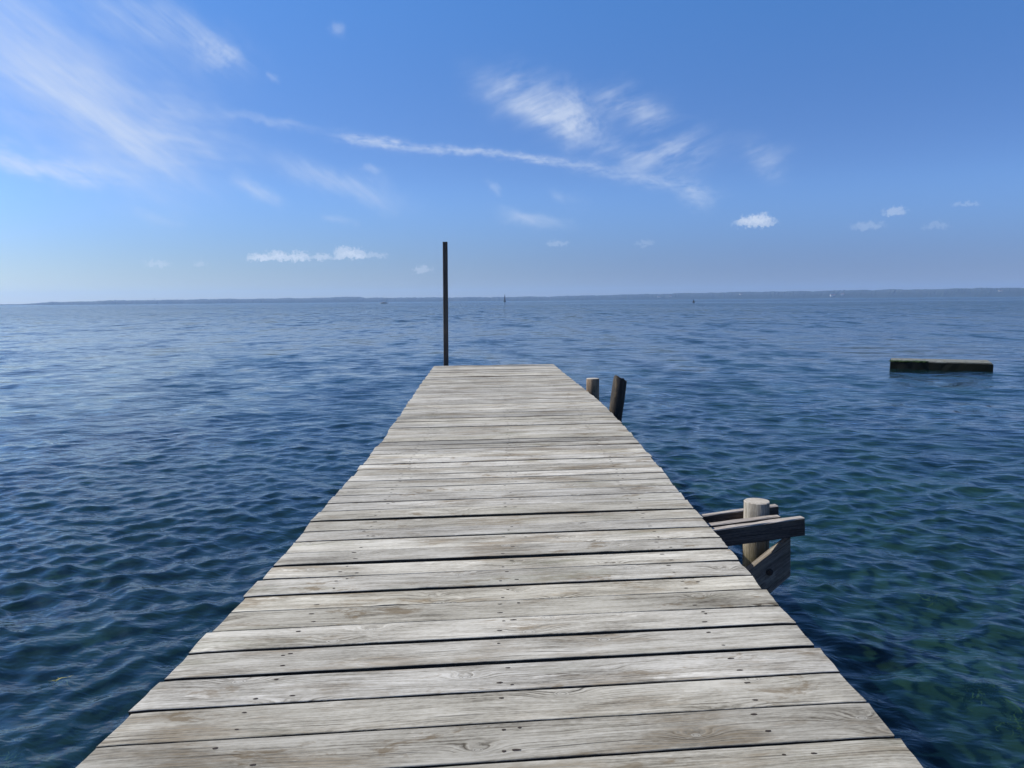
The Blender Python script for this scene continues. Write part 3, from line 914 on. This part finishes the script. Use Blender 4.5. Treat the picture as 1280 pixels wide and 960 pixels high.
def build_world():
    w = bpy.data.worlds.new('World'); scene.world = w; w.use_nodes = True
    t = NT(w.node_tree)
    out = t.node('ShaderNodeOutputWorld'); bg = t.node('ShaderNodeBackground')
    sky = t.node('ShaderNodeTexSky', sky_type='NISHITA')
    sky.sun_disc = False; sky.sun_elevation = SUN_EL; sky.sun_rotation = SUN_AZ
    sky.air_density = .7; sky.dust_density = .2; sky.ozone_density = 4.0; sky.altitude = 0
    hs = t.node('ShaderNodeHueSaturation'); hs.inputs['Saturation'].default_value = 1.10; hs.inputs['Hue'].default_value = .507
    t.l.new(sky.outputs[0], hs.inputs['Color'])
    d = t.node('ShaderNodeTexCoord').outputs['Generated']
    x, y, z = t.sep(t.v('NORMALIZE', d))
    az = t.m('MULTIPLY', t.m('ARCTAN2', x, y), 180 / math.pi)
    el = t.m('MULTIPLY', t.m('ARCSINE', z), 180 / math.pi)
    P = t.xyz(az, el, 0)
    # sky colour graded: deeper blue overhead, low band less glaring, a little brighter on the sun's side
    def ramp(stops):
        r = t.node('ShaderNodeValToRGB'); r.color_ramp.interpolation = 'EASE'
        e0, e1 = r.color_ramp.elements
        e0.position, e0.color = stops[0][0] / 60, (*stops[0][1], 1)
        e1.position, e1.color = stops[-1][0] / 60, (*stops[-1][1], 1)
        for el_, c_ in stops[1:-1]:
            q = r.color_ramp.elements.new(el_ / 60); q.color = (*c_, 1)
        t.set(r.inputs[0], t.m('DIVIDE', el, 60.0))
        return r.outputs[0]
    away = ramp([(1.0, (.39, .40, .57)), (8.0, (.76, .86, 1.0)), (26.0, (.82, 1.30, 1.44)), (58.0, (.81, 1.16, 1.32))])
    near = ramp([(1.0, (.70, .67, .66)), (8.0, (.86, .96, 1.06)), (26.0, (.90, 1.32, 1.46)), (58.0, (.98, 1.24, 1.40))])
    side = t.ss(az, 25.0, -42.0)
    sunward_boost = t.m('MULTIPLY', t.ss(az, -18.0, -66.0), t.ss(az, -150.0, -100.0))
    sw = t.m('ADD', 1.0, t.m('MULTIPLY', sunward_boost, .55))  # extra sky brightness added towards the sun to lift the left-hand water
    base0 = t.mix(1.0, hs.outputs[0], t.mix(side, away, near), 'MULTIPLY')
    base = t.v('SCALE', base0, sw)
    # noise fields shared by the clouds (degrees)
    def stretched(ang, sx, sy, seed, det=4, dist=.2):
        r = t.node('ShaderNodeVectorRotate', rotation_type='Z_AXIS'); t.set(r.inputs['Vector'], P); r.inputs['Angle'].default_value = R(ang)
        v = t.v('ADD', t.v('MULTIPLY', r.outputs[0], (sx, sy, 0)), (0, 0, seed))
        return t.noise(v, 1, det, .58, dist=dist)
    nA = stretched(36, .10, .55, 1.3)          # wisps falling to the right
    nB = stretched(8, .16, .8, 4.1)
    nC = stretched(-18, .22, .7, 7.7)          # fibres rising to the right
    nD = t.noise(t.v('ADD', P, (0, 0, 2)), 1.3, 6, .62)     # lumps
    nE = t.noise(t.v('MULTIPLY', P, (.8, 2.4, 1)), 1.0, 5, .6)
    fA = stretched(35, .30, 2.2, 11.3, 3, .15)
    fC = stretched(-22, .45, 2.4, 15.7, 3, .2)
    warpv = t.v('SCALE', t.v('SUBTRACT', t.noise(P, .35, 3, .55, out='Color'), (.5, .5, .5)), 3.2)
    Pw = t.v('ADD', P, t.v('MULTIPLY', warpv, (1, .7, 0)))
    fine = t.noise(P, .9, 5, .65, out='Color')
    Pl = t.v('ADD', P, t.v('MULTIPLY', t.v('SUBTRACT', fine, (.5, .5, .5)), (1.3, .8, 0)))
    acc = None
    def ang(px, py):
        v = direction(px, py).normalized()
        return math.degrees(math.atan2(v.x, v.y)), math.degrees(math.asin(v.z))
    def brush(src, p0, p1, half_w, n, lo, hi, amt, taper=1.0):
        nonlocal acc
        a, b = ang(*p0), ang(*p1)
        c = ((a[0] + b[0]) / 2, (a[1] + b[1]) / 2)
        dx, dy = b[0] - a[0], b[1] - a[1]
        L = math.hypot(dx, dy) / 2; th = math.atan2(dy, dx)
        r = t.node('ShaderNodeVectorRotate', rotation_type='Z_AXIS')
        t.set(r.inputs['Vector'], t.v('SUBTRACT', src, (*c, 0))); r.inputs['Angle'].default_value = -th
        q = t.v('MULTIPLY', r.outputs[0], (1 / L, 1 / (half_w / 1000 * 57.3), 0))
        qx, qy, _ = t.sep(q)
        e = t.m('ADD', t.m('POWER', t.m('ABSOLUTE', qx), 3.0), t.m('POWER', t.m('ABSOLUTE', qy), 2.0))
        mk = t.m('EXPONENT', t.m('MULTIPLY', e, -1.2))
        mk = t.m('MULTIPLY', mk, t.ss(n, lo, hi) if n is not None else 1.0)
        mk = t.m('MULTIPLY', mk, t.lin(fC if n is nC else fA, .3, .7, *((.65, 1.2) if half_w < 50 else (.84, 1.12))))
        mk = t.m('MULTIPLY', mk, amt)
        acc = mk if acc is None else t.m('SUBTRACT', t.m('ADD', acc, mk), t.m('MULTIPLY', acc, mk))
    # broad veil at the left
    brush(Pw, (-140, -60), (240, 210), 62, nA, .05, .95, .55)
    brush(Pw, (-60, 20), (265, 225), 80, nB, .0, 1.0, .30)
    brush(Pw, (20, 60), (215, 225), 26, nA, .25, .70, .35)
    brush(Pw, (130, 150), (300, 185), 34, nB, .3, .75, .30)
    brush(Pw, (90, -30), (300, 80), 26, nA, .25, .72, .42)
    brush(Pw, (240, 55), (292, 80), 17, nD, .3, .65, .34)
    brush(Pw, (-40, 190), (150, 224), 13, nB, .25, .6, .62)
    # middle wisps
    brush(Pw, (340, 195), (500, 252), 14, nA, .25, .68, .42)
    brush(Pw, (290, 222), (345, 252), 9, nA, .25, .65, .34)
    brush(Pw, (175, 255), (230, 278), 10, nB, .3, .65, .26)
    brush(Pw, (280, 143), (400, 155), 5, nB, .3, .6, .22)
    brush(Pw, (400, 268), (440, 276), 6, nB, .3, .6, .26)
    brush(Pl, (452, 209), (476, 214), 4, None, 0, 1, .22)
    brush(Pl, (412, 33), (432, 41), 5, None, 0, 1, .26)
    brush(Pl, (608, 228), (628, 242), 5, None, 0, 1, .26)
    brush(Pl, (332, 94), (348, 101), 4, None, 0, 1, .18)
    # vapour trail, a bent line
    for p0, p1, wdt, am in (((420, 169), (520, 186), 6.5, .58), ((500, 184), (625, 191), 4.6, .52), ((600, 190), (730, 206), 4.6, .45), ((710, 204), (880, 238), 8, .34), ((855, 232), (888, 258), 13, .34)):
        brush(Pl, p0, p1, wdt, nE, .22, .66, am)
    # ragged patch right of centre
    brush(Pw, (605, 100), (740, 165), 26, nC, .28, .66, .60)
    brush(Pw, (690, 120), (745, 165), 24, nD, .3, .62, .42)
    brush(Pw, (745, 115), (845, 150), 17, nC, .32, .66, .40)
    brush(Pw, (770, 190), (890, 190), 26, nC, .34, .68, .48)
    brush(Pw, (700, 150), (780, 190), 14, nC, .34, .68, .26)
    brush(Pw, (920, 180), (985, 215), 15, nC, .38, .7, .25)
    brush(Pw, (625, 268), (710, 280), 8, nB, .3, .62, .34)
    brush(Pw, (690, 240), (730, 255), 8, nB, .35, .65, .2)
    # little cumulus, lit tops
    cum = None
    def puff(px, py, w, h, amt, flat=.6):
        nonlocal acc
        a = ang(px, py)
        q = t.v('MULTIPLY', t.v('SUBTRACT', Pl2, (*a, 0)), (1 / (w / 1000 * 57.3), 1 / (h / 1000 * 57.3), 0))
        qx, qy, _ = t.sep(q)
        low = t.m('MULTIPLY', t.m('MINIMUM', qy, 0.0), 1 / flat)
        up = t.m('MAXIMUM', qy, 0.0)
        e = t.m('ADD', t.m('POWER', t.m('ABSOLUTE', qx), 2.0), t.m('POWER', t.m('ABSOLUTE', t.m('ADD', low, up)), 2.0))
        mk = t.m('MULTIPLY', t.m('MULTIPLY', t.ss(e, 1.5, .15), t.ss(lump, .15, .42)), amt * .92)
        acc = mk if acc is None else t.m('SUBTRACT', t.m('ADD', acc, mk), t.m('MULTIPLY', acc, mk))
    fine2 = t.noise(P, 3.4, 6, .7, out='Color')
    lump = t.noise(P, 4.0, 5, .65)
    Pl2 = t.v('ADD', P, t.v('MULTIPLY', t.v('SUBTRACT', fine2, (.5, .5, .5)), (1.3, 1.25, 0)))
    puff(944, 279, 24, 7, .6); puff(934, 275, 10, 6, .5); puff(952, 274, 11, 7, .5)
    puff(352, 323, 38, 4.5, .6); puff(322, 322, 12, 5, .5); puff(346, 319, 14, 6, .5); puff(374, 320, 12, 5.5, .5); puff(436, 321, 22, 5, .6); puff(430, 315, 12, 7, .55); puff(447, 317, 11, 6, .5); puff(402, 322, 10, 6, .5); puff(470, 320, 14, 4, .3)
    puff(196, 331, 14, 4.5, .34); puff(250, 330, 8, 4, .25); puff(528, 338, 12, 5, .34); puff(1118, 265, 12, 5, .34); puff(1085, 283, 18, 5, .20)
    puff(1170, 282, 14, 4, .14); puff(696, 305, 14, 4, .22); puff(806, 305, 12, 4, .16); puff(1208, 256, 14, 3, .2)
    acc = t.m('MULTIPLY', acc, t.ss(y, 0.0, .2))
    cloud = t.mix(acc, base, CLOUD)
    t.set(bg.inputs['Color'], cloud); bg.inputs['Strength'].default_value = SKY
    t.l.new(bg.outputs[0], out.inputs[0])
CLOUD = (5.6, 6.2, 7.2, 1)
SKY = .10
build_world()

# ------------------------------------------------------------------ camera and output
cam = bpy.data.cameras.new('camera'); co_ = bpy.data.objects.new('camera', cam); col.objects.link(co_)
cam.sensor_width = 36; cam.lens = 36 * FPX / 1280
cam.clip_start = .05; cam.clip_end = 60000
co_.matrix_world = Matrix.Translation((0, 0, CAM_Z)) @ Matrix.Rotation(math.pi / 2 - PITCH, 4, 'X') @ Matrix.Rotation(-ROLL, 4, 'Z')
scene.camera = co_
vs = scene.view_settings
vs.view_transform = 'Standard'; vs.look = 'None'; vs.exposure = 0.35; vs.gamma = 1; vs.use_curve_mapping = False
cy = scene.cycles
cy.max_bounces = 6; cy.transparent_max_bounces = 8; cy.volume_bounces = 1
cy.sample_clamp_indirect = 4; cy.sample_clamp_direct = 12
cy.use_denoising = True
